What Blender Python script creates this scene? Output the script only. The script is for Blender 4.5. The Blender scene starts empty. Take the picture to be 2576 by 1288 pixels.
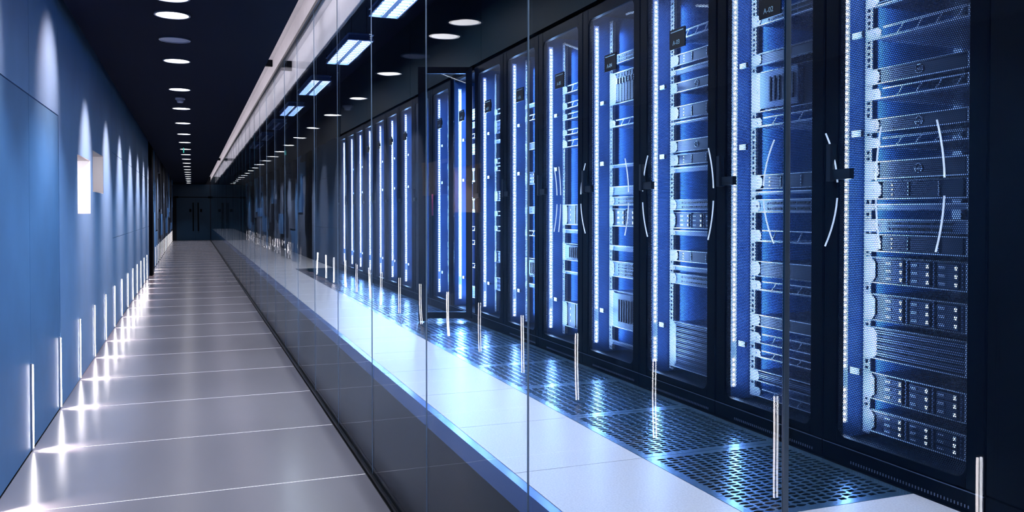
import bpy, math, random
import numpy as np
from mathutils import Vector, Matrix, Euler

SC = bpy.context.scene
COL = SC.collection
R = math.radians

# ------------------------------------------------------------------ camera
cd = bpy.data.cameras.new('camera')
cd.sensor_width = 36.0
cd.lens = 2105.0 / 2576.0 * 36.0
cd.shift_y = -73.0 / 2576.0
cd.clip_start = 0.05
cd.clip_end = 200
cam = bpy.data.objects.new('camera', cd)
cam.location = (0, 0, 1.5)
cam.rotation_euler = (R(89.0), 0, R(-20.95))
COL.objects.link(cam)
SC.camera = cam

# ------------------------------------------------------------------ world, exposure, sampling
w = bpy.data.worlds.new('night')
w.use_nodes = True
w.node_tree.nodes['Background'].inputs[0].default_value = (0.01, 0.02, 0.06, 1)
w.node_tree.nodes['Background'].inputs[1].default_value = 0.2
SC.world = w
SC.view_settings.view_transform = 'Standard'
SC.view_settings.look = 'None'
SC.view_settings.exposure = 0.0
SC.view_settings.gamma = 1.0
SC.view_settings.use_curve_mapping = False
cy = SC.cycles
cy.max_bounces = 8
cy.diffuse_bounces = 2
cy.glossy_bounces = 4
cy.transmission_bounces = 4
cy.transparent_max_bounces = 24
cy.sample_clamp_indirect = 4.0
cy.caustics_reflective = False
cy.caustics_refractive = False
cy.use_denoising = True
try:
    cy.denoiser = 'OPENIMAGEDENOISE'
    cy.denoising_input_passes = 'RGB_ALBEDO_NORMAL'
except Exception:
    pass

# light levels (tuned against the photograph)
WARM = (1.0, 0.58, 0.46)
POOL = (0.70, 0.80, 1.0)
LEDBLUE = (0.25, 0.48, 1.0)
P_DOWN = 112.0        # downlight pool on the floor
P_WASH = 440.0       # downlight beam on the left wall
L_DISC = 7.0         # downlight disc
L_STRIP = 32.0        # wall strip
P_STRIP = 2.0        # wall strip light on the floor
L_LINE = 0.8         # light line in the floor
L_COVE = 14.0        # tubes above the ceiling edge
L_TROFFER = 32.0     # louvred fixtures
P_LED = 20.0          # rack LED strip
L_DOT = 40.0         # rack LED

# ------------------------------------------------------------------ measures
HC = 3.01            # corridor ceiling
XL = -0.945          # left wall
XG = 0.953           # glass
ZR = 0.62            # raised floor
XF = 2.12            # rack fronts
RY0, RP = 1.745, 0.662   # near edge of first rack, pitch
NR = 17
YEND = 48.0

# ------------------------------------------------------------------ materials
def mat(name, col, rough=0.5, metal=0.0, spec=0.5, emit=None, estr=0.0, noise=0.0, nscale=8.0,
        rnoise=0.0, bump=0.0, bscale=40.0, stretch=None, sampling=None, coat=0.0):
    m = bpy.data.materials.new(name)
    m.use_nodes = True
    nt = m.node_tree
    b = nt.nodes['Principled BSDF']
    b.inputs['Base Color'].default_value = (*col, 1)
    b.inputs['Roughness'].default_value = rough
    b.inputs['Metallic'].default_value = metal
    b.inputs['Specular IOR Level'].default_value = spec
    if coat:
        b.inputs['Coat Weight'].default_value = coat
    if emit:
        b.inputs['Emission Color'].default_value = (*emit, 1)
        b.inputs['Emission Strength'].default_value = estr
    if noise or rnoise or bump:
        tc = nt.nodes.new('ShaderNodeTexCoord')
        mp = nt.nodes.new('ShaderNodeMapping')
        if stretch:
            mp.inputs['Scale'].default_value = stretch
        nt.links.new(tc.outputs['Object'], mp.inputs['Vector'])
        nz = nt.nodes.new('ShaderNodeTexNoise')
        nz.inputs['Scale'].default_value = nscale
        nz.inputs['Detail'].default_value = 5
        nt.links.new(mp.outputs[0], nz.inputs['Vector'])
        if noise:
            rp = nt.nodes.new('ShaderNodeValToRGB')
            rp.color_ramp.elements[0].position = 0.3
            rp.color_ramp.elements[1].position = 0.7
            lo = [max(0, c * (1 - noise)) for c in col]
            hi = [min(1, c * (1 + noise)) for c in col]
            rp.color_ramp.elements[0].color = (*lo, 1)
            rp.color_ramp.elements[1].color = (*hi, 1)
            nt.links.new(nz.outputs['Fac'], rp.inputs[0])
            nt.links.new(rp.outputs[0], b.inputs['Base Color'])
        if rnoise:
            mr = nt.nodes.new('ShaderNodeMapRange')
            mr.inputs['From Min'].default_value = 0.3
            mr.inputs['From Max'].default_value = 0.7
            mr.inputs['To Min'].default_value = max(0.02, rough - rnoise)
            mr.inputs['To Max'].default_value = rough + rnoise
            nt.links.new(nz.outputs['Fac'], mr.inputs['Value'])
            nt.links.new(mr.outputs[0], b.inputs['Roughness'])
        if bump:
            n2 = nt.nodes.new('ShaderNodeTexNoise')
            n2.inputs['Scale'].default_value = bscale
            nt.links.new(mp.outputs[0], n2.inputs['Vector'])
            bp = nt.nodes.new('ShaderNodeBump')
            bp.inputs['Strength'].default_value = bump
            bp.inputs['Distance'].default_value = 0.002
            nt.links.new(n2.outputs['Fac'], bp.inputs['Height'])
            nt.links.new(bp.outputs[0], b.inputs['Normal'])
    if sampling:
        m.cycles.emission_sampling = sampling
    return m

def glow(name, col, s, sampling=None):
    return mat(name, (0.8, 0.8, 0.85), 0.4, emit=col, estr=s, sampling=sampling)

def glass_mat(name, tint, wav=0.0, wscale=2.0):
    m = bpy.data.materials.new(name)
    m.use_nodes = True
    nt = m.node_tree
    nt.nodes.clear()
    N = nt.nodes.new
    out = N('ShaderNodeOutputMaterial')
    tr = N('ShaderNodeBsdfTransparent')
    tr.inputs[0].default_value = (*tint, 1)
    gl = N('ShaderNodeBsdfGlossy')
    gl.inputs['Roughness'].default_value = 0.0
    gl.inputs[0].default_value = (0.95, 0.97, 1, 1)
    mx = N('ShaderNodeMixShader')
    ge = N('ShaderNodeNewGeometry')
    dot = N('ShaderNodeVectorMath'); dot.operation = 'DOT_PRODUCT'
    nt.links.new(ge.outputs['Normal'], dot.inputs[0])
    nt.links.new(ge.outputs['Incoming'], dot.inputs[1])
    ab = N('ShaderNodeMath'); ab.operation = 'ABSOLUTE'
    nt.links.new(dot.outputs['Value'], ab.inputs[0])
    om = N('ShaderNodeMath'); om.operation = 'SUBTRACT'; om.inputs[0].default_value = 1
    nt.links.new(ab.outputs[0], om.inputs[1])
    pw = N('ShaderNodeMath'); pw.operation = 'POWER'; pw.inputs[1].default_value = 9
    nt.links.new(om.outputs[0], pw.inputs[0])
    ma = N('ShaderNodeMath'); ma.operation = 'MULTIPLY_ADD'
    ma.inputs[1].default_value = 0.80; ma.inputs[2].default_value = 0.022
    nt.links.new(pw.outputs[0], ma.inputs[0])
    nt.links.new(ma.outputs[0], mx.inputs[0])
    nt.links.new(tr.outputs[0], mx.inputs[1])
    nt.links.new(gl.outputs[0], mx.inputs[2])
    nt.links.new(mx.outputs[0], out.inputs[0])
    if wav:
        tc = N('ShaderNodeTexCoord')
        nz = N('ShaderNodeTexNoise')
        nz.inputs['Scale'].default_value = wscale
        nz.inputs['Detail'].default_value = 1
        nt.links.new(tc.outputs['Object'], nz.inputs['Vector'])
        bp = N('ShaderNodeBump')
        bp.inputs['Distance'].default_value = wav
        nt.links.new(nz.outputs['Fac'], bp.inputs['Height'])
        nt.links.new(bp.outputs[0], gl.inputs['Normal'])
    return m

M = {}
M['wall'] = mat('blue_wall_paint', (0.17, 0.36, 0.68), 0.55, spec=0.3, noise=0.05, nscale=3, bump=0.05, bscale=120)
M['wall_low'] = mat('deep_blue_wall_paint', (0.08, 0.235, 0.49), 0.5, spec=0.35, noise=0.06, nscale=3, bump=0.05, bscale=120)
M['backing'] = mat('dark_backing', (0.01, 0.012, 0.02), 0.8)
M['black'] = mat('black_paint', (0.002, 0.003, 0.006), 0.5, spec=0.05)
M['ceil'] = mat('navy_ceiling_paint', (0.003, 0.006, 0.020), 0.8, spec=0.05)
M['cove'] = mat('white_cove_plaster', (0.78, 0.76, 0.80), 0.7, noise=0.03)
M['floor'] = mat('grey_polished_floor', (0.33, 0.295, 0.315), 0.21, spec=0.65, noise=0.06, nscale=1.0, stretch=(1, 0.4, 1))
M['joint'] = mat('dark_floor_joint', (0.01, 0.01, 0.01), 0.5)
M['tile'] = mat('white_laminate_tile', (0.84, 0.80, 0.83), 0.34, spec=0.35, noise=0.12, nscale=160)
M['perf'] = mat('blue_grey_steel_tile', (0.12, 0.24, 0.38), 0.25, metal=0.7, spec=0.5, noise=0.1, nscale=6)
M['trim'] = mat('blue_edge_trim', (0.12, 0.25, 0.60), 0.22, metal=0.4)
M['fascia'] = mat('black_fascia', (0.004, 0.005, 0.006), 0.35, spec=0.3)
M['channel'] = mat('black_rubber_channel', (0.008, 0.008, 0.009), 0.35, bump=0.6, bscale=25)
M['steel'] = mat('brushed_channel_steel', (0.35, 0.36, 0.40), 0.3, metal=1.0)
M['glass'] = glass_mat('partition_glass', (0.93, 0.965, 0.985), wav=0.0011, wscale=2.2)
M['doorglass'] = glass_mat('door_glass', (0.80, 0.88, 0.97))
M['edge'] = mat('polished_glass_edge', (0.45, 0.58, 0.75), 0.3, metal=0.2)
M['silicone'] = mat('clear_silicone', (0.04, 0.12, 0.18), 0.2, spec=0.5)
M['strip'] = glow('wall_strip_glow', (1.0, 0.93, 0.95), L_STRIP)
M['stripdim'] = glow('dim_strip_glow', (1.0, 0.93, 0.95), 7.0)
M['line'] = glow('floor_line_glow', (1.0, 0.93, 0.95), L_LINE)
M['disc'] = glow('downlight_glow', (1.0, 0.95, 0.96), L_DISC)
M['discoff'] = mat('unlit_diffuser', (0.45, 0.5, 0.65), 0.4)
M['rim'] = mat('downlight_rim', (0.30, 0.36, 0.50), 0.3, metal=0.6)
M['tube'] = glow('cove_tube_glow', (1.0, 0.92, 0.96), L_COVE)
M['lane'] = glow('troffer_lamp_glow', (0.90, 0.95, 1.0), L_TROFFER)
M['louver'] = mat('louver_blade', (0.03, 0.06, 0.15), 0.35, metal=0.3)
M['housing'] = mat('blue_fixture_housing', (0.10, 0.20, 0.50), 0.4)
M['teal'] = mat('dark_teal_bulkhead', (0.0016, 0.010, 0.017), 0.5, spec=0.04)
M['rack'] = mat('black_rack_paint', (0.0008, 0.0015, 0.005), 0.45, spec=0.04)
M['rackin'] = mat('blue_rack_interior', (0.045, 0.115, 0.30), 0.45, noise=0.15, nscale=5)
M['mesh'] = mat('perforated_door_steel', (0.006, 0.011, 0.032), 0.4, spec=0.3)
M['rail'] = mat('zinc_rail', (0.75, 0.78, 0.85), 0.35, metal=0.3)
M['baffle'] = mat('pale_blue_baffle', (0.34, 0.42, 0.66), 0.4, metal=0.2)
M['srv'] = mat('server_front_dark', (0.012, 0.020, 0.048), 0.35, spec=0.4)
M['srvedge'] = mat('server_bright_edge', (0.70, 0.76, 0.88), 0.3, metal=0.4)
M['srvgrey'] = mat('server_grey_front', (0.14, 0.19, 0.32), 0.4, metal=0.2)
M['drive'] = mat('drive_sled', (0.05, 0.075, 0.14), 0.35, metal=0.3)
M['dot'] = glow('rack_diode', (0.80, 0.86, 1.0), L_DOT, 'NONE')
M['ledback'] = glow('rack_led_tape', (0.10, 0.26, 1.0), 1.2, 'NONE')
M['sledlight'] = glow('drive_light', (0.65, 0.82, 1.0), 5.0, 'NONE')
M['cable'] = glow('glowing_cable', (0.55, 0.72, 1.0), 0.75, 'NONE')  # glow given to bright door reflections and bars shaped as tubes
M['label'] = mat('black_label_plate', (0.004, 0.005, 0.008), 0.3)
M['letter'] = mat('pale_lettering', (0.35, 0.62, 0.85), 0.5, emit=(0.35, 0.62, 0.85), estr=0.0)
M['red'] = mat('red_cable_sleeve', (0.75, 0.03, 0.12), 0.4)
M['nichepane'] = glow('backlit_niche_pane', (1.0, 0.94, 0.98), 9.0)
M['nichewhite'] = mat('white_niche_liner', (0.80, 0.80, 0.84), 0.6)
M['board'] = mat('grey_cladding', (0.16, 0.19, 0.26), 0.6, noise=0.25, nscale=2)
M['boarddark'] = mat('dark_cladding', (0.02, 0.026, 0.045), 0.5)
M['doorblue'] = mat('navy_door_glass', (0.012, 0.055, 0.11), 0.35, spec=0.5)
M['green'] = glow('exit_green', (0.0, 0.8, 0.6), 0.45, 'NONE')
M['portlight'] = mat('port_grey', (0.35, 0.45, 0.65), 0.4)

# ------------------------------------------------------------------ mesh builder
class MB:
    def __init__(s):
        s.v = []; s.f = []; s.sm = []
    def add(s, vs, fs, smooth=False):
        o = len(s.v)
        s.v += [tuple(p) for p in vs]
        s.f += [tuple(i + o for i in f) for f in fs]
        s.sm += [smooth] * len(fs)
        return s
    def box(s, x0, x1, y0, y1, z0, z1):
        vs = [(x0, y0, z0), (x1, y0, z0), (x1, y1, z0), (x0, y1, z0), (x0, y0, z1), (x1, y0, z1), (x1, y1, z1), (x0, y1, z1)]
        return s.add(vs, [(3, 2, 1, 0), (4, 5, 6, 7), (0, 1, 5, 4), (1, 2, 6, 5), (2, 3, 7, 6), (3, 0, 4, 7)])
    def cham(s, x0, x1, y0, y1, z0, z1, c, axis='x'):
        """box whose four edges along one axis are chamfered"""
        lo, hi = {'x': (x0, x1), 'y': (y0, y1), 'z': (z0, z1)}[axis]
        a0, a1, b0, b1 = {'x': (y0, y1, z0, z1), 'y': (x0, x1, z0, z1), 'z': (x0, x1, y0, y1)}[axis]
        ring = [(a0 + c, b0), (a1 - c, b0), (a1, b0 + c), (a1, b1 - c), (a1 - c, b1), (a0 + c, b1), (a0, b1 - c), (a0, b0 + c)]
        vs = []
        for t in (lo, hi):
            for a, b in ring:
                vs.append({'x': (t, a, b), 'y': (a, t, b), 'z': (a, b, t)}[axis])
        fs = [(i, (i + 1) % 8, 8 + (i + 1) % 8, 8 + i) for i in range(8)]
        fs += [tuple(reversed(range(8))), tuple(range(8, 16))]
        return s.add(vs, fs)
    def cyl(s, c, r, h, n=24, axis='z', r2=None, smooth=True):
        r2 = r if r2 is None else r2
        vs = []
        for t, rr in ((0, r), (h, r2)):
            for i in range(n):
                a = 2 * math.pi * i / n
                p, q = rr * math.cos(a), rr * math.sin(a)
                d = {'z': (p, q, t), 'x': (t, p, q), 'y': (p, t, q)}[axis]
                vs.append((c[0] + d[0], c[1] + d[1], c[2] + d[2]))
        o = len(s.v)
        s.add(vs, [(i, (i + 1) % n, n + (i + 1) % n, n + i) for i in range(n)], smooth)
        s.f += [tuple(o + i for i in reversed(range(n))), tuple(o + n + i for i in range(n))]
        s.sm += [False, False]
        return s
    def ring(s, c, r0, r1, h, n=24, axis='z'):
        vs = []
        for t, rr in ((0, r0), (0, r1), (h, r1), (h, r0)):
            for i in range(n):
                a = 2 * math.pi * i / n
                p, q = rr * math.cos(a), rr * math.sin(a)
                d = {'z': (p, q, t), 'x': (t, p, q), 'y': (p, t, q)}[axis]
                vs.append((c[0] + d[0], c[1] + d[1], c[2] + d[2]))
        fs = []
        for k in range(4):
            a, b = k * n, ((k + 1) % 4) * n
            fs += [(a + i, a + (i + 1) % n, b + (i + 1) % n, b + i) for i in range(n)]
        return s.add(vs, fs)
    def ball(s, c, r):
        vs = [(0, 0, 1), (0, 0, -1)]
        for z in (0.5, -0.5):
            for i in range(6):
                a = math.pi / 3 * i
                vs.append((0.866 * math.cos(a), 0.866 * math.sin(a), z))
        fs = []
        for i in range(6):
            j = (i + 1) % 6
            fs += [(0, 2 + i, 2 + j), (2 + i, 8 + i, 8 + j, 2 + j), (1, 8 + j, 8 + i)]
        return s.add([(c[0] + r * p[0], c[1] + r * p[1], c[2] + r * p[2]) for p in vs], fs, True)
    def tubepath(s, pts, r, n=6):
        pts = [Vector(p) for p in pts]
        vs = []
        for i, p in enumerate(pts):
            t = (pts[min(i + 1, len(pts) - 1)] - pts[max(i - 1, 0)]).normalized()
            a = t.cross(Vector((1, 0.01, 0))).normalized()
            b = t.cross(a)
            for k in range(n):
                an = 2 * math.pi * k / n
                vs.append(p + r * (a * math.cos(an) + b * math.sin(an)))
        fs = []
        for i in range(len(pts) - 1):
            for k in range(n):
                k2 = (k + 1) % n
                fs.append((i * n + k, i * n + k2, (i + 1) * n + k2, (i + 1) * n + k))
        fs += [tuple(range(n)), tuple(reversed(range((len(pts) - 1) * n, len(pts) * n)))]
        return s.add(vs, fs, True)
    def bar(s, p, q, t):
        """square bar from p to q"""
        p, q = Vector(p), Vector(q)
        d = (q - p).normalized()
        a = d.cross(Vector((1, 0, 0)))
        if a.length < 1e-3:
            a = d.cross(Vector((0, 0, 1)))
        a.normalize(); b = d.cross(a)
        vs = [e + t / 2 * (sa * a + sb * b) for e in (p, q) for sa, sb in ((-1, -1), (1, -1), (1, 1), (-1, 1))]
        return s.add(vs, [(0, 1, 2, 3), (7, 6, 5, 4), (0, 4, 5, 1), (1, 5, 6, 2), (2, 6, 7, 3), (3, 7, 4, 0)])
    def mesh(s, name, m):
        me = bpy.data.meshes.new(name)
        me.from_pydata(s.v, [], s.f)
        if any(s.sm):
            me.polygons.foreach_set('use_smooth', s.sm)
        me.materials.append(m)
        me.update()
        return me
    def build(s, name, m, parent=None, loc=None):
        return obj(name, s.mesh(name, m), parent, loc)

def obj(name, me, parent=None, loc=None):
    o = bpy.data.objects.new(name, me)
    COL.objects.link(o)
    if parent:
        o.parent = parent
    if loc:
        o.location = loc
    return o

def tag(o, label=None, cat=None, group=None, kind=None):
    if label: o['label'] = label
    if cat: o['category'] = cat
    if group: o['group'] = group
    if kind: o['kind'] = kind
    return o

def thing(name, label, cat, loc=(0, 0, 0), group=None, rz=0):
    o = obj(name, None, None, loc)
    o.rotation_euler.z = rz
    return tag(o, label, cat, group)

def struct(name, loc=(0, 0, 0)):
    return tag(obj(name, None, None, loc), kind='structure')

def light(name, typ, loc, power, col, parent=None, direction=None, **kw):
    ld = bpy.data.lights.new(name, typ)
    ld.energy = power
    ld.color = col
    for k, v in kw.items():
        setattr(ld, k, v)
    o = bpy.data.objects.new(name, ld)
    COL.objects.link(o)
    o.location = loc
    if direction is not None:
        o.rotation_euler = Vector(direction).to_track_quat('-Z', 'Y').to_euler()
    if parent:
        o.parent = parent
    return o

WORDS = ['first', 'second', 'third', 'fourth', 'fifth', 'sixth', 'seventh', 'eighth', 'ninth', 'tenth', 'eleventh', 'twelfth',
         'thirteenth', 'fourteenth', 'fifteenth', 'sixteenth', 'seventeenth', 'eighteenth', 'nineteenth', 'twentieth']
TENS = {2: 'twenty', 3: 'thirty', 4: 'forty'}
def nth(n):
    if n <= 20: return WORDS[n - 1]
    t, u = divmod(n, 10)
    return TENS[t][:-1] + 'ieth' if u == 0 else TENS[t] + '-' + WORDS[u - 1]

# strips, downlights (positions read from the photograph)
STRIP_Y = [5.96 + 1.2 * k for k in range(-3, 35)]
LIT_Y = [2.77, 4.84, 6.35, 6.91, 8.98, 11.05, 13.06, 15.19, 17.30, 19.35, 21.42, 23.4, 25.4]
while LIT_Y[-1] < 45:
    LIT_Y.append(LIT_Y[-1] + 2.06)
OFF_Y = [7.90]

# ================================================================== SETTING
# corridor floor: poured slabs between the light lines
fl = struct('floor')
MB().box(XL - 0.06, XG + 0.03, -3, YEND, -0.10, -0.012).build('subfloor', M['joint'], fl)
edges = [-3] + STRIP_Y + [YEND]
for a, b in zip(edges[:-1], edges[1:]):
    MB().box(XL, XG - 0.03, a + 0.0035, b - 0.0035, -0.03, 0).build('slab', M['floor'], fl)

# left wall: backing with two niches, facing panels
wl = struct('wall_left')
N1 = (8.33, 9.36, 1.487, 2.018)
N2 = (9.57, 10.68, 1.712, 2.142)
def holed(mb, x0, x1, ya, yb, za, zb, holes):
    ys = sorted({ya, yb, *[h[0] for h in holes], *[h[1] for h in holes]})
    for y0, y1 in zip(ys[:-1], ys[1:]):
        hs = [h for h in holes if h[0] <= y0 + 1e-6 and h[1] >= y1 - 1e-6]
        if not hs:
            mb.box(x0, x1, y0, y1, za, zb)
        else:
            h = hs[0]
            mb.box(x0, x1, y0, y1, za, h[2]); mb.box(x0, x1, y0, y1, h[3], zb)
mb = MB(); holed(mb, -1.10, -0.985, -3, YEND, -0.05, 3.5, [N1, N2]); mb.build('wall_backing', M['backing'], wl)
g = 0.003
def panel(ya, yb, za, zb, m='wall', proud=0.0, name='panel'):
    return MB().box(-0.985, XL + proud, ya + g, yb - g, za + g, zb - g).build(name, M[m], wl)
ZJ = 2.237
for ya, yb in ((-3, -0.2), (-0.2, 2.3), (2.3, 4.77), (4.77, 5.98), (5.98, 7.22)):
    panel(ya, yb, 0.004, ZJ, 'wall_low', -0.004)
    panel(ya, yb, ZJ, 3.4)
mb = MB(); holed(mb, -0.985, XL, 7.22 + g, 11.85 - g, 0.004, 3.4, [N1, N2])
mb.build('niche_panel', M['wall'], wl)
for ya, yb in ((11.85, 14.3), (14.3, 16.75), (16.75, 19.1), (19.1, 21.5)):
    panel(ya, yb, 0.004, 1.17)
    panel(ya, yb, 1.17, 2.27)
    panel(ya, yb, 2.27, 3.4)
for n, (h, dep) in enumerate(((N1, 0.30), (N2, 0.22))):
    y0, y1, z0, z1 = h
    t = 0.004
    mb = MB()
    xi = XL - dep
    mb.box(xi, XL - 0.002, y0, y0 + t, z0, z1); mb.box(xi, XL - 0.002, y1 - t, y1, z0, z1)
    mb.box(xi, XL - 0.002, y0 + t, y1 - t, z0, z0 + t); mb.box(xi, XL - 0.002, y0 + t, y1 - t, z1 - t, z1)
    MB().box(xi - 0.01, xi, y0, y1, z0, z1).build('niche_back', M['boarddark'], wl)
    mb.build('niche_liner', M['nichewhite'], wl)
    cx_ = XL - dep * 0.5
    light('niche_lamp', 'AREA', (cx_, y0 + 0.01, (z0 + z1) / 2), (1.7, 0.5)[n], (1.0, 0.93, 0.98), wl, (0.12, 1, 0), shape='RECTANGLE', size=dep * 0.7, size_y=(z1 - z0) * 0.8, spread=R(50))
# dark jamb between the two lengths of wall
MB().box(-0.985, -0.868, 21.5, 22.25, 0, 3.4).build('trim_1', M['black'], None)
tag(bpy.data.objects['trim_1'], kind='structure')
# far length of wall: irregular cladding slabs
rnd = random.Random(5)
y = 22.3
while y < YEND - 0.3:
    wd = rnd.uniform(0.5, 1.5)
    z = 0.004
    zs = [0.0] + sorted(rnd.uniform(0.6, 3.0) for _ in range(rnd.choice((1, 2, 2, 3)))) + [3.4]
    for za, zb in zip(zs[:-1], zs[1:]):
        if zb - za < 0.15: continue
        panel(y, y + wd, za, zb, rnd.choice(('board', 'board', 'boarddark', 'wall')), rnd.uniform(-0.02, 0.05) if za > 0.6 else -0.015, 'cladding_panel')
    y += wd

# corridor ceiling: floats between a shadow gap on the left and the light slot on the right
ce = struct('ceiling')
cuts = [-3 + 3.0 * i for i in range(18)]
MB().box(-0.845, 0.72, -3, YEND, HC, HC + 0.06).build('ceiling_panel', M['ceil'], ce)
MB().box(-1.0, 0.30, -3, YEND, 3.40, 3.46).build('upper_slab', M['ceil'], ce)
MB().box(0.30, 1.21, -3, YEND, 3.42, 3.48).build('cove_top', M['cove'], ce)
MB().box(XG + 0.012, XG + 0.04, -3, YEND, 3.185, 3.42).build('cove_side', M['cove'], ce)
MB().box(1.20, 1.206, -3, YEND, 3.10, 3.42).build('cove_side', M['cove'], ce)
MB().box(0.28, 0.30, -3, YEND, HC + 0.06, 3.42).build('cove_back', M['cove'], ce)
for yb in (10.95, 31.4):
    MB().box(0.30, XG + 0.012, yb, yb + 0.05, 3.34, 3.42).build('cove_beam', M['black'], ce)
    MB().box(XG + 0.04, 1.20, yb, yb + 0.05, 3.30, 3.42).build('cove_beam', M['black'], ce)
for i in range(9):
    ya = -2.8 + 5.6 * i
    t = thing('cove_light', 'white tube light hidden above the corridor ceiling edge, %s from the near end' % nth(i + 1), 'light', (0.60, ya, HC + 0.06),
              'tubes in the light slot')
    MB().cyl((0, 0.03, 0.045), 0.014, 5.44, 10, 'y').build('tube', M['tube'], t)
    MB().box(-0.02, 0.02, 0, 0.03, 0, 0.065).box(-0.02, 0.02, 5.47, 5.5, 0, 0.065).box(-0.02, 0.02, 0, 5.5, 0, 0.012).build('holder', M['nichewhite'], t)

for i in range(9):
    ya = -2.8 + 5.6 * i
    t = thing('cove_light', 'white tube light hidden behind the glass head, %s from the near end' % nth(i + 1), 'light', (1.0, ya, 3.34), 'tubes in the light slot')
    MB().cyl((0.016, 0.03, 0), 0.010, 5.44, 10, 'y').build('tube', M['tube'], t)
    MB().box(-0.007, 0.026, 0, 0.03, -0.012, 0.012).box(-0.007, 0.026, 5.47, 5.5, -0.012, 0.012).box(-0.007, 0.0, 0, 5.5, -0.012, 0.012).build('holder', M['nichewhite'], t)

# end walls
wb = struct('wall_back')
MB().box(-1.1, 3.3, -3.1, -3.0, -0.1, 3.6).build('back_panel', M['black'], wb)
wf = struct('wall_front')
MB().box(-1.1, 3.3, YEND, YEND + 0.1, -0.1, 3.6).build('end_panel', M['backing'], wf)
dr = struct('door_1', (0, YEND, 0))
for x0, x1 in ((-0.75, 0.20), (0.205, 0.93)):
    MB().box(x0, x1, -0.035, -0.01, 0.01, 2.30).build('door_leaf', M['doorblue'], dr)
MB().box(-0.93, 0.93, -0.035, -0.01, 2.33, 3.0).build('transom_pane', M['doorblue'], dr)
MB().box(-0.93, 0.93, -0.06, -0.01, 2.29, 2.33).build('door_rail', M['black'], dr)
for x in (-0.75, 0.93):
    MB().box(x - 0.10, x + 0.10, -0.09, -0.06, 2.26, 2.36).build('pivot_block', M['black'], dr)
for x in (0.08, 0.33):
    hd = MB().box(x - 0.03, x + 0.03, -0.12, -0.09, 0.5, 2.02).build('pull_handle', M['black'], dr)
    MB().box(x - 0.02, x + 0.02, -0.09, -0.035, 0.6, 0.66).box(x - 0.02, x + 0.02, -0.09, -0.035, 1.85, 1.91).build('handle_post', M['black'], hd)
for x in (-0.06, 0.48):
    MB().box(x - 0.05, x + 0.05, -0.07, -0.035, 1.52, 1.68).build('lock_box', M['black'], dr)

# glass partition
wr = struct('wall_right')
rnd = random.Random(11)
PY = [1.172 + 1.18 * k for k in range(-4, 40)]
pane_meshes = []
for i, y0 in enumerate(PY[:-1]):
    me = MB().box(-0.005, 0.005, -0.587, 0.587, 0.012, 3.165).mesh('glass_pane', M['glass']) if i < 1 else bpy.data.meshes['glass_pane']
    o = obj('glass_pane', me, wr, (XG, y0 + 0.59, 0))
    o.rotation_euler = (0, R(rnd.uniform(-0.10, 0.10)), R(rnd.uniform(-0.10, 0.10)))
for iy, y0 in enumerate(PY[1:-1]):
    tx = 0.005 if iy < 4 else 0.0022
    MB().box(XG - tx - 0.0002, XG + tx + 0.0002, y0 - 0.0018, y0 + 0.0018, 0.012, 3.165).build('pane_joint', M['silicone'], wr)
    for ya, yb in () if iy > 13 else ((y0 + 0.0018, y0 + 0.0028), (y0 - 0.0028, y0 - 0.0018)):
        MB().box(XG - tx - 0.0001, XG + tx + 0.0001, ya, yb, 0.012, 3.165).build('pane_edge', M['edge'], wr)
MB().box(XG - 0.020, XG - 0.0065, -3, YEND, 0, 0.022).box(XG + 0.0065, XG + 0.02, -3, YEND, 0, 0.022).build('base_channel', M['channel'], wr)
MB().box(XG - 0.020, XG - 0.0065, -3, YEND, 3.15, 3.185).box(XG + 0.0065, XG + 0.03, -3, YEND, 3.15, 3.185).build('top_channel', M['channel'], wr)

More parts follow.
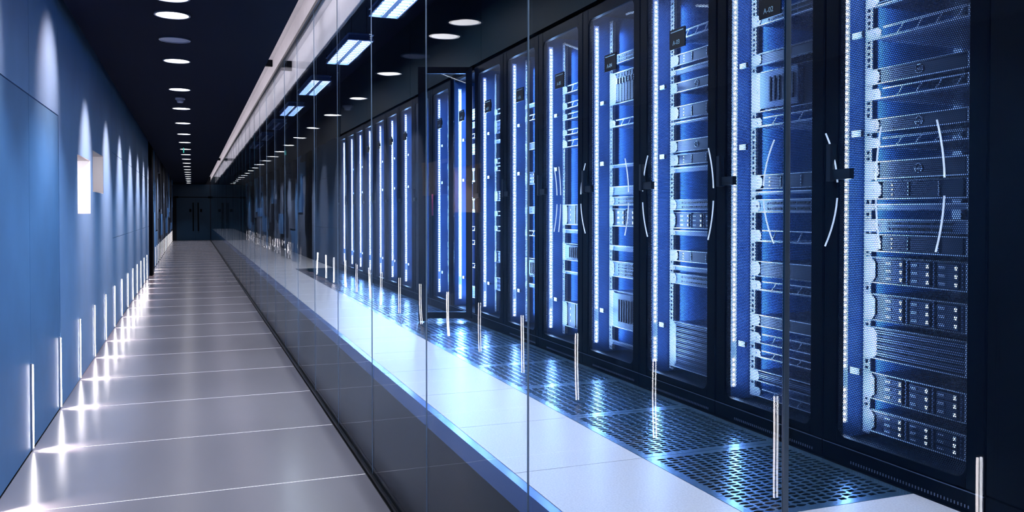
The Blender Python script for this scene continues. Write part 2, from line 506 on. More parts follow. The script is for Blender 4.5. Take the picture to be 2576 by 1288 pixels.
# server room: raised floor, tiles, fascia
fs = struct('floor')
MB().box(1.0, 3.2, -3, YEND, 0.22, 0.24).build('subfloor', M['joint'], fs)
MB().box(0.992, 1.01, -3, YEND, 0.0, 0.538).build('fascia', M['fascia'], fs)
MB().box(0.978, 1.012, -3, YEND, 0.540, ZR - 0.001).build('edge_trim', M['trim'], fs)
TY = [1.984 + 0.635 * k for k in range(-7, 72)]
TY = [t for t in TY if t < YEND - 0.7]
X1, X2 = 1.505, 2.106
solid = MB().box(1.0135, X1 - 0.0015, 0.0015, 0.6335, -0.03, 0).mesh('floor_tile', M['tile'])
solid2 = MB().box(X1 + 0.0015, X2 - 0.0015, 0.0015, 0.6335, -0.03, 0).mesh('floor_tile', M['tile'])
def perf_mesh():
    W, L = X2 - X1 - 0.003, 0.632
    bd = 0.028
    nx, ny = 14, 24
    cw, cl = (W - 2 * bd) / nx, (L - 2 * bd) / ny
    vs, fs_ = [], []
    n = 12
    for ix in range(nx):
        for iy in range(ny):
            cx, cyy = bd + (ix + 0.5) * cw, bd + (iy + 0.5) * cl
            kind = (ix + 2 * iy) % 3
            sg = 1 if (ix + iy) % 2 else -1
            o = len(vs)
            inner, outer = [], []
            for k in range(n):
                a = 2 * math.pi * (k + 0.5) / n
                c, s_ = math.cos(a), math.sin(a)
                if kind == 2:      # short slot
                    px, py = 0.33 * cw * max(-1, min(1, 1.6 * c)), 0.36 * cl * max(-1, min(1, 1.6 * s_))
                else:              # teardrop
                    u = 0.5 * (1 + c * sg)
                    px, py = 0.47 * cw * c, 0.48 * cl * s_ * (0.30 + 0.70 * u ** 0.6)
                inner.append((cx + px, cyy + py))
                m_ = max(abs(c), abs(s_))
                outer.append((cx + 0.5 * cw * c / m_, cyy + 0.5 * cl * s_ / m_))
            vs += [(p[0], p[1], 0) for p in outer] + [(p[0], p[1], 0) for p in inner] + [(p[0], p[1], -0.004) for p in inner]
            for k in range(n):
                k2 = (k + 1) % n
                fs_ += [(o + k, o + k2, o + n + k2, o + n + k), (o + n + k, o + n + k2, o + 2 * n + k2, o + 2 * n + k)]
    mb = MB(); mb.add(vs, fs_)
    # cell corners are missed by the 12-point outline: close them
    for ix in range(nx):
        for iy in range(ny):
            x0, y0 = bd + ix * cw, bd + iy * cl
            for (cx, cyy, dx, dy) in ((x0, y0, 1, 1), (x0 + cw, y0, -1, 1), (x0 + cw, y0 + cl, -1, -1), (x0, y0 + cl, 1, -1)):
                q = 0.5 * (1 - math.tan(R(30 if 0 else 15)))
                # outline points nearest to the corner sit at 45 deg, so only float slivers remain
    mb.box(0, W, 0, bd, -0.03, 0).box(0, W, L - bd, L, -0.03, 0).box(0, bd, bd, L - bd, -0.03, 0).box(W - bd, W, bd, L - bd, -0.03, 0)
    return mb.mesh('perforated_tile', M['perf'])
perf = perf_mesh()
for t in TY:
    obj('floor_tile', solid, fs, (0, t, ZR))
    if 1.9 < t < 13.2:
        obj('perforated_tile', perf, fs, (X1 + 0.0015, t + 0.0015, ZR))
    else:
        obj('floor_tile', solid2, fs, (0, t, ZR))
MB().box(X2, 3.2, -3, YEND, 0.56, ZR - 0.001).build('rear_floor', M['rack'], fs)

# server room shell
wsr = struct('wall_server')
MB().box(3.2, 3.3, -3, YEND, 0.2, 3.6).build('rear_panel', M['backing'], wsr)
YB = RY0 + NR * RP
MB().box(2.13, 2.2, YB + 0.03, YEND, ZR, 3.5).build('dark_partition', M['black'], wsr)
bk = struct('trim_2')
yy = -2.9
while yy < YB:
    MB().box(2.15, 2.19, yy + 0.003, min(yy + 2.3, YB) - 0.003, 2.70, 3.49).build('bulkhead_panel', M['teal'], bk)
    yy += 2.3
cs = struct('ceiling')
MB().box(1.206, 1.23, -3, YEND, 3.10, 3.49).build('drop_edge', M['black'], cs)
MB().box(1.23, 3.2, -3, YEND, 3.49, 3.56).build('server_ceiling', M['ceil'], cs)

# ================================================================== LAMPS
# wall light strips, each running on as a line across the floor
for k, y in enumerate(STRIP_Y):
    n = k - 2
    if n >= 1:
        lab = 'white vertical light strip at the foot of the left wall, %s from the near end' % nth(n)
    else:
        lab = ('light strip whose floor line crosses the bottom left corner' if n == 0 else
               'light strip %s the left edge of view, seen only mirrored in the glass' % {-1: 'just outside', -2: 'farther outside'}[n])
    t = thing('light_strip', lab, 'light strip', (XL, y, 0), 'light strips along the left wall')
    px = 0.013 if y < 21.5 else 0.004     # the strips past the dark jamb sit nearly flush and are dimmer
    MB().cham(0.0, px, -0.0045, 0.0045, 0.02, 0.545, 0.0015, 'z').build('strip_diffuser', M['strip' if y < 21.5 else 'stripdim'], t)
    MB().box(-0.004, px * 0.5, -0.010, 0.010, 0.008, 0.553).build('strip_channel', M['rim'], t)
    MB().box(0.012, XG - XL - 0.032, -0.0022, 0.0022, -0.02, 0.0004).build('floor_line', M['line'], t)
    if y < 24:
        light('strip_lamp', 'AREA', (0.016, 0, 0.07), P_STRIP, (1.0, 0.86, 0.88), t, (1, 0, -0.8),
              shape='RECTANGLE', size=0.016, size_y=0.09, spread=R(76))
# downlights
for i, y in enumerate(sorted(LIT_Y + OFF_Y)):
    lit = y in LIT_Y
    vis = [v for v in LIT_Y if v >= 6.3]
    if not lit:
        lab = 'unlit round ceiling downlight with grey diffuser, between two lit ones'
    elif y in vis:
        lab = 'lit round recessed ceiling downlight, %s lit one from the near end of the row' % nth(vis.index(y) + 1)
    else:
        lab = 'lit round ceiling downlight above the camera, %s of those out of view' % nth(i + 1)
    t = thing('downlight', lab, 'downlight', (-0.128, y, HC), 'round downlights along the corridor ceiling')
    MB().cyl((0, 0, -0.006), 0.117, 0.005, 32).build('diffuser', M['disc'] if lit else M['discoff'], t)
    MB().ring((0, 0, -0.010), 0.117, 0.130, 0.010, 32).build('rim', M['rim'], t)
    if lit:
        light('pool_lamp', 'SPOT', (0, 0, -0.02), P_DOWN, POOL, t, (0, 0, -1), spot_size=R(98), spot_blend=0.45, shadow_soft_size=0.08)
        if y < 32:
            near = y < 8          # the nearest lamps are tipped higher and narrower
            if y in (6.35, 2.77): continue
            light('wash_lamp', 'SPOT', (-0.02, 0, -0.02), P_WASH * (0.42 if near else 1.0) * (1.0 if y < 21.5 else 0.6), WARM if y < 21.5 else POOL, t, (-0.815, -0.12 if near else 0, -0.55 if near else -1.15),
                  spot_size=R(64 if near else 60), spot_blend=1.0, shadow_soft_size=0.06)
# smoke detector, exit sign
t = thing('smoke_detector', 'white smoke detector on the corridor ceiling between two downlights', 'detector', (-0.13, 11.85, HC))
MB().cyl((0, 0, -0.03), 0.062, 0.03, 20).build('base', M['discoff'], t)
MB().cyl((0, 0, -0.07), 0.035, 0.04, 20, r2=0.05).build('sensor_head', M['discoff'], t)
t = thing('exit_sign', 'small green sign hanging far down the corridor ceiling', 'sign', (-0.16, 20.4, HC))
MB().box(-0.012, 0.012, -0.004, 0.004, -0.16, -0.05).build('sign_face', M['green'], t)
MB().cyl((0, 0, -0.05), 0.004, 0.05, 8).build('hanger', M['black'], t)
# louvred fixtures over the aisle
TR = [(0.55, 1), (3.08, 1), (5.62, 1), (8.02, 1), (10.64, 1), (13.34, 1), (15.9, 0), (18.6, 0), (21.2, 0)]
blade_me = MB().box(0, 0.088, -0.003, 0.003, -0.003, 0.010).mesh('louver_blade', M['louver'])
for i, (y0, on) in enumerate(TR):
    z = 3.15
    if i < 2: lab = 'lit louvred ceiling fixture out of view above the aisle, %s from the camera' % nth(i + 1)
    elif on: lab = 'lit twin-lane louvred fixture over the server aisle, %s from the near end in view' % nth(i - 1)
    else: lab = 'unlit louvred fixture far down the server room ceiling, %s unlit one' % nth(i - 5)
    t = thing('louver_light', lab, 'ceiling light', (1.40, y0, z), 'louvred fixtures over the server aisle')
    Wd, Ln = 0.25, 1.41
    b = MB()
    b.box(0, Wd, 0, Ln, 0.052, 0.06)
    b.add([(0, 0, 0.0), (Wd, 0, 0), (Wd, Ln, 0), (0, Ln, 0), (0.02, 0.05, 0.075), (Wd - 0.02, 0.05, 0.075), (Wd - 0.02, Ln - 0.05, 0.075), (0.02, Ln - 0.05, 0.075)],
          [(4, 5, 6, 7), (0, 1, 5, 4), (1, 2, 6, 5), (2, 3, 7, 6), (3, 0, 4, 7)])
    b.box(0, 0.012, 0, Ln, -0.004, 0.004).box(Wd - 0.012, Wd, 0, Ln, -0.004, 0.004).box(0.012, Wd - 0.012, 0, 0.014, -0.004, 0.004).box(0.012, Wd - 0.012, Ln - 0.014, Ln, -0.004, 0.004)
    b.box(0.104, 0.146, 0.014, Ln - 0.014, -0.003, 0.004)
    b.build('housing', M['housing'], t)
    for x in (0.05, 0.2):
        for yy in (0.1, Ln - 0.1):
            MB().cyl((x, yy, 0.075), 0.003, 0.265, 6).build('hanger', M['black'], t)
    for x0 in (0.014, 0.148):
        MB().box(x0, x0 + 0.088, 0.022, Ln - 0.022, 0.012, 0.015).build('lamp_lane', M['lane'] if on else M['discoff'], t)
        for j in range(15):
            obj('louver_blade', blade_me, t, (x0, 0.05 + j * (Ln - 0.1) / 14, 0))

# ================================================================== RACKS
RW, RD, RH = 0.66, 0.90, 2.04
my0, my1, mz0, mz1 = 0.066, 0.590, 0.095, 1.975
def hexmesh():
    p = 0.0071
    W, H = my1 - my0, mz1 - mz0
    dx, dz = p, p * math.sqrt(3) / 2
    nx, nz = int(W / dx), int(H / dz)
    ang = np.pi / 6 + np.arange(6) * np.pi / 3
    ro, ri = p / math.sqrt(3), 0.335 * p
    iz, ix = np.meshgrid(np.arange(nz), np.arange(nx), indexing='ij')
    cyy = (my0 + (ix + 0.25 + 0.5 * (iz % 2)) * (W / nx)).ravel()
    czz = (mz0 + (iz + 0.5) * (H / nz)).ravel()
    sy, sz = (W / nx) / p, (H / nz) / dz
    n = len(cyy)
    V = np.zeros((n, 12, 3))
    for k in range(6):
        V[:, k, 1] = cyy + ro * np.cos(ang[k]) * sy; V[:, k, 2] = czz + ro * np.sin(ang[k]) * sz
        V[:, 6 + k, 1] = cyy + ri * np.cos(ang[k]); V[:, 6 + k, 2] = czz + ri * np.sin(ang[k])
    V[:, :, 0] = 0.006
    V[:, :, 1] = np.clip(V[:, :, 1], my0 - 0.002, my1 + 0.002)
    base = (np.arange(n) * 12)[:, None]
    F = np.zeros((n, 6, 4), dtype=np.int32)
    for k in range(6):
        k2 = (k + 1) % 6
        F[:, k, :] = base + np.array([k, k2, 6 + k2, 6 + k])
    me = bpy.data.meshes.new('mesh_panel')
    nv, nf = n * 12, n * 6
    me.vertices.add(nv); me.vertices.foreach_set('co', V.reshape(-1))
    me.loops.add(nf * 4); me.loops.foreach_set('vertex_index', F.reshape(-1))
    me.polygons.add(nf)
    me.polygons.foreach_set('loop_start', np.arange(nf, dtype=np.int32) * 4)
    me.polygons.foreach_set('loop_total', np.full(nf, 4, dtype=np.int32))
    me.update(calc_edges=True)
    me.validate()
    me.materials.append(M['mesh'])
    return me

DIODE_Z = [0.13 + j * 0.0218 for j in range(84) if not (abs(0.13 + j * 0.0218 - 0.285) < 0.03)]
def bake():
    P = {}
    b = MB().box(0.035, RD, 0.001, 0.014, 0.06, RH).box(0.035, RD, RW - 0.014, RW - 0.001, 0.06, RH)
    P['side_panel'] = b.mesh('side_panel', M['rackin'])
    b = MB().box(0.035, RD, 0.014, RW - 0.014, RH - 0.02, RH)
    P['top_panel'] = b.mesh('top_panel', M['rack'])
    P['rear_panel'] = MB().box(RD - 0.02, RD, 0.014, RW - 0.014, 0.06, RH - 0.02).mesh('rear_panel', M['rackin'])
    b = MB().box(0.0, RD, 0.001, RW - 0.001, 0, 0.06).box(0.012, RD, 0.001, RW - 0.001, 0.06, 0.066)
    P['plinth'] = b.mesh('plinth', M['rack'])
    b = MB()
    for j in range(40):
        y = 0.05 + j * 0.0120
        b.box(-0.002, 0.0, y, y + 0.0035, 0.012, 0.021)
    P['vent_slots'] = b.mesh('vent_slots', M['srvgrey'])
    P['plinth_edge'] = MB().box(-0.0015, 0.0, 0.002, RW - 0.002, 0.0600, 0.0625).mesh('plinth_edge', M['srvgrey'])  # thin glint along the plinth top, shaped as a pale strip
    # door frame
    b = MB()
    b.cham(0, 0.032, 0.002, my0, 0.068, RH - 0.004, 0.004, 'z').cham(0, 0.032, my1, RW - 0.002, 0.068, RH - 0.004, 0.004, 'z')
    b.box(0.001, 0.03, my0, my1, 0.068, mz0).box(0.001, 0.03, my0, my1, mz1, RH - 0.004)
    for (yy, zz, sy, sz) in ((my0, mz0, 1, 1), (my1, mz0, -1, 1), (my0, mz1, 1, -1), (my1, mz1, -1, -1)):   # rounded corners of the opening
        r = 0.035
        pts = [(yy, zz)] + [(yy + sy * r * (1 - math.sin(a)), zz + sz * r * (1 - math.cos(a))) for a in [R(15 * q) for q in range(7)]]
        nn = len(pts)
        b.add([(x, p[0], p[1]) for x in (0.001, 0.004) for p in pts], [tuple(range(nn)), tuple(reversed(range(nn, 2 * nn)))])
    P['door'] = b.mesh('door', M['rack'])
    P['mesh_panel'] = hexmesh()
    b = MB().cham(-0.028, -0.001, my1 + 0.004, my1 + 0.034, 0.99, 1.12, 0.005, 'z').box(-0.020, -0.001, my1 - 0.075, my1 + 0.004, 0.995, 1.03)
    P['door_handle'] = b.mesh('door_handle', M['label'])
    # rails
    b = MB()
    for (y0, y1) in ((0.606, 0.640), (0.150, 0.186)):
        b.box(0.165, 0.169, y0, y0 + 0.010, 0.08, 1.99).box(0.165, 0.169, y1 - 0.010, y1, 0.08, 1.99)
        for j in range(86):
            z = 0.08 + j * 0.0222
            b.box(0.165, 0.169, y0 + 0.010, y1 - 0.010, z, z + 0.010)
        b.box(0.169, 0.20, y1 - 0.003 if y0 > 0.3 else y0, y1 if y0 > 0.3 else y0 + 0.003, 0.08, 1.99)
    P['side_baffle'] = MB().box(0.166, 0.170, 0.014, 0.149, 0.08, 1.99).mesh('side_baffle', M['baffle'])
    P['mounting_rail'] = b.mesh('mounting_rail', M['rail'])
    b = MB()
    for x in (0.60,):
        b.box(x, x + 0.03, 0.606, 0.646, 0.08, 1.99).box(x, x + 0.03, 0.014, 0.054, 0.08, 1.99)
    P['rear_rail'] = b.mesh('rear_rail', M['rail'])
    b = MB().box(0.066, 0.094, 0.640, 0.646, 0.12, 1.96)
    P['led_tape'] = b.mesh('led_tape', M['ledback'])
    b = MB()
    for z in DIODE_Z:
        b.ball((0.080, 0.6395, z), 0.0058)
    P['led_diodes'] = b.mesh('led_diodes', M['dot'])
    P['led_diode'] = MB().ball((0, 0, 0), 0.0058).mesh('led_diode', M['dot'])
    b = MB()
    b.box(0.10, 0.112, 0.59, 0.64, 0.30, 0.322).box(0.10, 0.112, 0.59, 0.64, 1.50, 1.522).box(0.10, 0.112, 0.59, 0.64, 1.15, 1.172)
    P['cable_bracket'] = b.mesh('cable_bracket', M['srvgrey'])
    P['label_plate'] = MB().box(-0.022, -0.016, 0.215, 0.345, 1.638, 1.728).box(-0.016, 0.0, 0.25, 0.30, 1.67, 1.71).mesh('label_plate', M['label'])
    P['label_line'] = MB().box(-0.0232, -0.0222, 0.227, 0.333, 1.715, 1.719).mesh('label_line', M['letter'])
    return P
P = bake()

def text_mesh(s, size, m):
    cu = bpy.data.curves.new('t', 'FONT')
    cu.body = s; cu.size = size; cu.align_x = 'CENTER'; cu.extrude = 0.0004; cu.resolution_u = 3
    o = bpy.data.objects.new('t', cu)
    COL.objects.link(o)
    dg = bpy.context.evaluated_depsgraph_get()
    me = bpy.data.meshes.new_from_object(o.evaluated_get(dg))
    bpy.data.objects.remove(o)
    me.name = 'lettering'
    me.materials.clear(); me.materials.append(m)
    return me
def put_text(me, parent, loc):
    o = obj('lettering', me, parent, loc)
    o.rotation_euler = (R(90), 0, R(-90))     # reads when looking along +X
    return o

RACKS = []
for k in range(NR):
    nm = 'A-%02d' % (k + 1)
    lab = 'black server rack with blue-lit mesh door, %s from the right end of the row' % nth(k + 1)
    if k == 7: lab = 'black server rack whose glass door stands open across the aisle'
    t = thing('server_rack', lab, 'server rack',
              (XF, RY0 + k * RP, ZR), 'row of server racks along the aisle')
    RACKS.append(t)
    for n in ('side_panel', 'top_panel', 'rear_panel', 'plinth', 'plinth_edge', 'mounting_rail', 'side_baffle', 'rear_rail', 'led_tape', 'cable_bracket'):
        obj(n, P[n], t)
    if k < 6: tag(obj('vent_slots', P['vent_slots'], t), kind='stuff')
    if k < 3:
        for z in DIODE_Z:
            obj('led_diode', P['led_diode'], t, (0.080, 0.6395, z))
    else:
        tag(obj('led_diodes', P['led_diodes'], t), kind='stuff')
    if k != 7:
        d = obj('door', P['door'], t)
        obj('mesh_panel', P['mesh_panel'], d)
        obj('door_handle', P['door_handle'], d)
    if k <= 13:
        lp = obj('label_plate', P['label_plate'], t)
        obj('label_line', P['label_line'], lp)
        if k < 10:
            put_text(text_mesh(nm, 0.030, M['letter']), lp, (-0.0222, 0.287, 1.656))
    # the LED tape lights the rack's inside and spills out through the door
    light('led_lamp', 'AREA', (0.085, 0.630, 1.03), P_LED, LEDBLUE, t, (0.35, -1, 0), shape='RECTANGLE', size=0.03, size_y=1.8)
    light('led_rear_lamp', 'AREA', (0.23, 0.622, 1.03), P_LED * 0.5, LEDBLUE, t, (1, 0.1, 0), shape='RECTANGLE', size=0.03, size_y=1.8)  # added fill behind the rail, brightens the rack's rear
    light('led_side_lamp', 'AREA', (0.10, 0.60, 1.03), P_LED * 0.10, LEDBLUE, t, (0.5, 0.9, 0), shape='RECTANGLE', size=0.03, size_y=1.8)

# curved reflections on the doors, shaped as glowing tubes (rack index, y in rack, bow)
def streak(k, y, bow, z0=0.76, z1=1.16):
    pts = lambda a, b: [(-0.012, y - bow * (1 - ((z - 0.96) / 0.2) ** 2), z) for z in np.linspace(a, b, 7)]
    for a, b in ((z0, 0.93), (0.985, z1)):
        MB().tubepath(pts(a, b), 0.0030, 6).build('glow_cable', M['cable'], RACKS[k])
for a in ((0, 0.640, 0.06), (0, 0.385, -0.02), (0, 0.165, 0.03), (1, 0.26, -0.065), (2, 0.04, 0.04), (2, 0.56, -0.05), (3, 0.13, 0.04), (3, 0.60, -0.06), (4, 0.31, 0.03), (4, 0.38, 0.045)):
    streak(*a)
zz = np.linspace(1.26, 1.46, 9)
MB().tubepath([(0.14, 0.17 + 0.035 * (1 - ((z - 1.36) / 0.10) ** 2), z) for z in zz], 0.011, 8).build('cable_loop', M['rail'], RACKS[1])
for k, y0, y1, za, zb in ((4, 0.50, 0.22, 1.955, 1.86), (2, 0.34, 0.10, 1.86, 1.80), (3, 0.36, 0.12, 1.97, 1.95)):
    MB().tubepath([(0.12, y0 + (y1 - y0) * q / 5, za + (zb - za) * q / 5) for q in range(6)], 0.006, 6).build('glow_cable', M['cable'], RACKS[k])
MB().cyl((-0.02, 0.52, 0.85), 0.008, 0.20, 8).build('cable_sleeve', M['red'], RACKS[8])
tag(RACKS[8].children[-1], 'red sleeve')

# black cabinet that closes the row on the right
t = thing('blank_cabinet', 'plain black cabinet closing the rack row at the right edge', 'cabinet', (XF, -1.2, ZR))
w_ = RY0 - 0.004 + 1.2
MB().box(0.012, RD, 0, w_, 0, RH).build('carcass', M['black'], t)
for a, b in ((0.0, 0.9), (0.9, 1.9), (1.9, w_)):
    MB().cham(0, 0.012, a + 0.002, b - 0.002, 0.07, RH, 0.003, 'x').build('front_panel', M['black'], t)
MB().box(0, 0.012, 0, w_, 0, 0.062).build('plinth', M['rack'], t)

# rack door standing open across the aisle
hx, hy, fx, fy = 2.105, RY0 + 7 * RP + 0.012, 1.70, RY0 + 7 * RP + 0.16
ln = math.hypot(fx - hx, fy - hy)
d = MB().box(0, 0.05, -0.02, 0.02, 0.03, RH).box(ln - 0.07, ln, -0.02, 0.02, 0.008, RH).box(0.05, ln - 0.07, -0.02, 0.02, RH - 0.05, RH).box(0.05, ln - 0.07, -0.02, 0.02, 0.03, 0.08).build('door', M['rack'], RACKS[7], (hx - XF, hy - RY0 - 7 * RP, 0))
d.rotation_euler.z = math.atan2(fy - hy, fx - hx)
tag(d, 'open glass door with black frame')
MB().box(0.05, ln - 0.07, -0.004, 0.004, 0.08, RH - 0.05).build('door_pane', M['doorglass'], d)
MB().box(ln - 0.055, ln - 0.03, -0.05, -0.02, 0.95, 1.10).build('door_handle', M['steel'], d)

# ------------------------------------------------------------------ equipment
EY0, EY1, EX = 0.190, 0.600, 0.162      # front span and plane in the rack
cache = {}
def unit_parts(kind, h):
    """list of (name, mesh, offset, [(subname, mesh, offset)])"""
    key = (kind, round(h, 3))
    if key in cache: return cache[key]
    out = []
    W = EY1 - EY0
    def body(m='srv', dep=0.42):
        return ('chassis', MB().box(0.012, dep, 0.012, W - 0.012, 0.001, h - 0.001).mesh('chassis', M[m]), (0, 0, 0), [])
    def lip(lo=True, hi=True, t=0.0035, x=-0.004):
        b = MB()
        if hi: b.box(x, 0.012, 0.0, W, h - t, h)
        if lo: b.box(x, 0.012, 0.0, W, 0, t)
        return ('bright_lip', b.mesh('bright_lip', M['srvedge']), (0, 0, 0), [])
    def ears(wd=0.034, full=True):
        b = MB()
        # the ear on the far (lit) side has a chamfered inner edge
        y1 = W + 0.03
        for z0, z1 in ((0, h),):
            c = min(0.02, h * 0.3)
            pts = [(y1, z0), (y1, z1), (W - wd + c, z1), (W - wd, z1 - c), (W - wd, z0 + c), (W - wd + c, z0)]
            nn = len(pts)
            b.add([(x, p[0], p[1]) for x in (-0.003, 0.001) for p in pts],
                  [tuple(range(nn)), tuple(reversed(range(nn, 2 * nn)))] + [(i, (i + 1) % nn, nn + (i + 1) % nn, nn + i) for i in range(nn)])
        b.box(-0.003, 0.001, -0.03, 0.015, 0, h)
        b.cyl((-0.006, W - 0.008, h * 0.5), 0.005, 0.003, 10, 'x')
        return ('mounting_ear', b.mesh('mounting_ear', M['rail']), (0, 0, 0), [])
    if kind == 'badge':
        bez = MB().cham(0.0, 0.012, 0.022, W - 0.036, 0.004, h - 0.004, 0.003, 'x').mesh('bezel', M['srv'])
        r = min(0.016, h * 0.34)
        ring = MB().ring((-0.0025, W * 0.5, h / 2), r * 0.84, r, 0.003, 24, 'x').mesh('badge_ring', M['srvedge'])
        out = [body(), ('bezel', bez, (0, 0, 0), [('badge_ring', ring, (0, 0, 0)), ('badge', None, (-0.0012, W * 0.5, h / 2 - r * 0.27, r))]), lip(), ears()]
    elif kind == 'drives':
        bez = MB().box(0.004, 0.012, 0.0, W, 0.004, h - 0.004).mesh('bezel', M['srv'])
        out = [body(), ('bezel', bez, (0, 0, 0), []), lip(), ears(0.02)]
        nc, nr = 3, 3
        cw, chh = (W - 0.10) / nc, (h - 0.014) / nr
        dm = MB().cham(-0.004, 0.004, 0.002, cw - 0.022, 0.0015, chh - 0.0015, 0.001, 'x').mesh('drive_sled', M['drive'])
        lm = MB().box(-0.006, -0.004, 0.006, 0.014, chh * 0.28, chh * 0.75).mesh('drive_light', M['sledlight'])
        hm = MB().box(-0.006, -0.004, cw - 0.052, cw - 0.028, chh * 0.35, chh * 0.65).mesh('release_latch', M['srvedge'])
        for c in range(nc):
            for r_ in range(nr):
                o = (0, 0.04 + c * (cw + 0.008), 0.007 + r_ * chh)
                out.append(('drive_sled', dm, o, [('drive_light', lm, (0, 0, 0)), ('release_latch', hm, (0, 0, 0))]))
        out.append(('divider', MB().box(-0.003, 0.004, 0.026, 0.030, 0.004, h - 0.004).box(-0.003, 0.004, 0.04 + cw - 0.008, 0.04 + cw - 0.003, 0.004, h - 0.004).box(-0.003, 0.004, 0.04 + 2 * cw, 0.04 + 2 * cw + 0.005, 0.004, h - 0.004).mesh('divider', M['srvgrey']), (0, 0, 0), []))
    elif kind == 'switch':
        b = MB()
        n = 24
        for i in range(n):
            for z in ((0.3, 0.7) if h < 0.06 else (0.2, 0.4, 0.6, 0.8)):
                yy = 0.07 + i * (W - 0.15) / n + (0.008 if i % 8 == 7 else 0)
                b.box(-0.003, 0.004, yy, yy + 0.009, h * z - 0.005, h * z + 0.005)
        bez = MB().box(0.0, 0.012, 0.012, W - 0.012, 0.003, h - 0.003).mesh('face_plate', M['srvgrey'])
        out = [body(), ('face_plate', bez, (0, 0, 0), [('port_row', b.mesh('port_row', M['label']), (0, 0, 0))]), lip(), ears(0.03)]
    elif kind == 'blades':
        out = [body('srvgrey'), lip(t=0.006), ears(0.05)]
        n = 10
        bw = (W - 0.08) / n
        bm = MB().cham(-0.006, 0.010, 0.002, bw - 0.004, 0.008, h - 0.008, 0.002, 'x').mesh('blade', M['srv'])
        hm = MB().box(-0.012, -0.006, bw * 0.3, bw * 0.6, h * 0.62, h * 0.8).mesh('blade_handle', M['srvedge'])
        for i in range(n):
            out.append(('blade', bm, (0, 0.025 + i * bw, 0), [('blade_handle', hm, (0, 0, 0))]))
    elif kind == 'shelf':
        b = MB().box(0.0, 0.45, 0, W, 0, 0.003)
        out = [('shelf_plate', b.mesh('shelf_plate', M['srvgrey']), (0, 0, 0), [])]
        b = MB().box(-0.004, 0.0, 0, W, 0, 0.006).box(-0.004, 0.0, 0.02, W - 0.05, h - 0.006, h)
        n = 4
        for i in range(n):
            ya = 0.03 + i * (W - 0.09) / n
            yb = ya + (W - 0.09) / n * 0.35
            b.bar((-0.002, ya, h - 0.004), (-0.002, yb, 0.004), 0.004)
        out.append(('front_truss', b.mesh('front_truss', M['srvedge']), (0, 0, 0), []))
        out.append(ears(0.04))
    elif kind == 'vent':
        b = MB()
        nr = max(3, int(h / 0.009))
        for i in range(nr):
            z = 0.004 + i * (h - 0.008) / nr
            b.box(-0.002, 0.006, 0.02, W - 0.02, z, z + (h - 0.008) / nr * 0.45)
        out = [body(), ('vent_slat', b.mesh('vent_slat', M['srvgrey']), (0, 0, 0), []), lip(), ears(0.03)]
    elif kind == 'slots':
        out = [body(), lip(), ears(0.045)]
        b = MB().cham(0, 0.012, 0.03, W - 0.05, 0.004, h - 0.004, 0.004, 'x').mesh('bezel', M['srv'])
        s_ = MB().box(-0.003, 0.0, 0.12, 0.1235, 0.008, h - 0.008).box(-0.003, 0.0, 0.245, 0.2485, 0.008, h - 0.008).mesh('seam', M['srvedge'])
        l_ = MB().box(-0.003, 0, 0.315, 0.32, h * 0.2, h * 0.3).box(-0.003, 0, 0.315, 0.32, h * 0.45, h * 0.55).box(-0.003, 0, 0.315, 0.32, h * 0.7, h * 0.8).mesh('status_light', M['sledlight'])
        out.append(('bezel', b, (0, 0, 0), [('seam', s_, (0, 0, 0)), ('status_light', l_, (0, 0, 0))]))
    elif kind == 'panel':
        b = MB().cham(0.0, 0.012, 0.0, W, 0.0, h, 0.004, 'x').mesh('blank_panel', M['srvgrey'])
        out = [('blank_panel', b, (0, 0, 0), []), lip(False, True, 0.006), ears(0.02)]
    elif kind == 'box':
        out = [body('srvgrey', 0.4), lip(), ears(0.04)]
        b = MB().cham(-0.02, 0.012, W * 0.3, W - 0.05, 0.01, h - 0.01, 0.006, 'x').mesh('front_cover', M['srvgrey'])
        g_ = MB()
        for i in range(6):
            g_.box(-0.024, -0.02, W * 0.36 + i * 0.028, W * 0.36 + 0.010 + i * 0.028, h * 0.2, h * 0.8)
        out.append(('front_cover', b, (0, 0, 0), [('grille', g_.mesh('grille', M['srv']), (0, 0, 0))]))
    cache[key] = out
    return out
NAMES = {'badge': ('server', 'server', 'server with round badge'), 'drives': ('drive_server', 'server', 'server with drive sleds'),
         'switch': ('network_switch', 'switch', 'grey port switch'), 'blades': ('blade_chassis', 'server', 'chassis of upright blades'),
         'shelf': ('rack_shelf', 'shelf', 'bright braced shelf'), 'vent': ('vented_server', 'server', 'slatted vent server'),
         'slots': ('storage_unit', 'server', 'dark seamed unit'), 'panel': ('blanking_panel', 'panel', 'grey blanking panel'),
         'box': ('power_unit', 'power unit', 'pale grilled unit')}
badge_txt = {}
def add_units(k, units):
    units = sorted(units, key=lambda u: -u[1])
    for i, (kind, z0, z1) in enumerate(units):
        nm, cat, look = NAMES[kind]
        where = 'rack at the right end' if k == 0 else ('rack marked A-%02d' % (k + 1) if k < 7 or k == 8 else '%s rack from the right' % nth(k + 1))
        lab = '%s, %s from top in the %s' % (look, nth(i + 1), where)
        t = thing(nm, lab, cat, (XF + EX, RY0 + k * RP + EY0, z0), 'equipment in the racks')
        for n, me, off, subs in unit_parts(kind, z1 - z0):
            o = obj(n, me, t, off)
            for sn, sme, so in subs:
                if sme is None:
                    if k > 2: continue
                    r = so[3]
                    kk = round(r, 4)
                    if kk not in badge_txt: badge_txt[kk] = text_mesh('DELL', r * 0.62, M['srvedge'])
                    put_text(badge_txt[kk], o, so[:3])
                else:
                    obj(sn, sme, o, so)
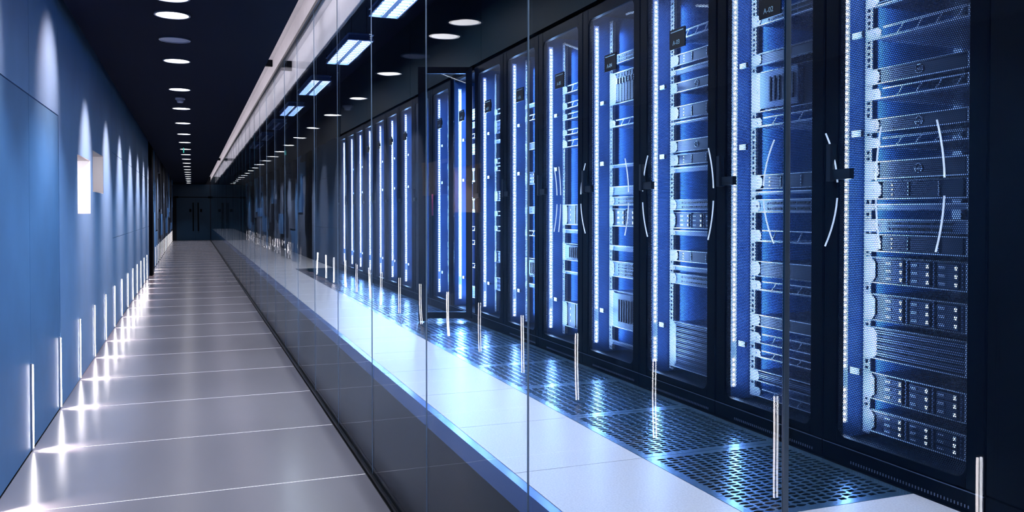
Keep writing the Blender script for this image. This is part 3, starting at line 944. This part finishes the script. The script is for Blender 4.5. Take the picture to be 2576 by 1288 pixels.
add_units(0, [('vent', 2.23, 2.33), ('shelf', 2.115, 2.155), ('badge', 1.956, 2.009), ('shelf', 1.90, 1.94), ('badge', 1.785, 1.832), ('shelf', 1.73, 1.765),
              ('badge', 1.618, 1.681), ('slots', 1.546, 1.612), ('panel', 1.508, 1.530), ('switch', 1.43, 1.475), ('slots', 1.36, 1.422),
              ('drives', 1.247, 1.341), ('drives', 1.113, 1.209), ('vent', 0.975, 1.09), ('drives', 0.830, 0.926), ('drives', 0.712, 0.792)])
add_units(1, [('switch', 2.30, 2.345), ('badge', 2.13, 2.18), ('box', 1.93, 2.10), ('shelf', 1.865, 1.905), ('slots', 1.60, 1.66), ('panel', 1.575, 1.590), ('switch', 1.50, 1.555),
              ('shelf', 1.375, 1.425), ('badge', 1.225, 1.29), ('shelf', 1.165, 1.205), ('badge', 1.01, 1.06), ('shelf', 0.935, 0.98), ('shelf', 0.875, 0.91), ('vent', 0.77, 0.82), ('shelf', 0.705, 0.745)])
add_units(2, [('shelf', 2.36, 2.40), ('slots', 2.235, 2.29), ('panel', 2.19, 2.215), ('badge', 2.10, 2.15), ('slots', 1.965, 2.03), ('panel', 1.94, 1.955), ('badge', 1.80, 1.86), ('slots', 1.735, 1.79),
              ('panel', 1.70, 1.725), ('switch', 1.51, 1.565), ('drives', 1.42, 1.50), ('panel', 1.385, 1.41), ('slots', 1.255, 1.31), ('panel', 1.21, 1.235), ('switch', 1.14, 1.195), ('vent', 0.72, 0.95)])
add_units(3, [('switch', 2.35, 2.40), ('blades', 2.12, 2.30), ('shelf', 1.99, 2.03), ('panel', 1.755, 1.775), ('panel', 1.60, 1.65), ('switch', 1.54, 1.59), ('drives', 1.42, 1.52), ('panel', 1.28, 1.31),
              ('switch', 1.13, 1.22), ('box', 0.84, 1.05), ('panel', 0.735, 0.76)])
add_units(4, [('shelf', 2.27, 2.32), ('shelf', 2.17, 2.21), ('shelf', 2.10, 2.14), ('shelf', 2.00, 2.035), ('shelf', 1.92, 1.965), ('slots', 1.42, 1.55), ('panel', 1.365, 1.39), ('box', 1.19, 1.30), ('panel', 1.10, 1.12), ('slots', 0.76, 0.92)])
rnd = random.Random(3)
for k in range(5, NR):
    z = 2.44
    us = []
    kinds = ['shelf', 'switch', 'slots', 'panel', 'box', 'badge', 'vent', 'drives', 'shelf', 'shelf']
    while z > 0.85 and len(us) < (12 if k < 9 else 6):
        kd = rnd.choice(kinds)
        h = {'shelf': 0.04, 'switch': 0.05, 'slots': 0.08, 'panel': 0.03, 'box': 0.13, 'badge': 0.05, 'vent': 0.10, 'drives': 0.09}[kd]
        z -= h + rnd.choice((0.02, 0.05, 0.08, 0.12, 0.16)) * (1 if k < 9 else 2)
        if z < 0.72: break
        us.append((kd, z, z + h))
    add_units(k, us)
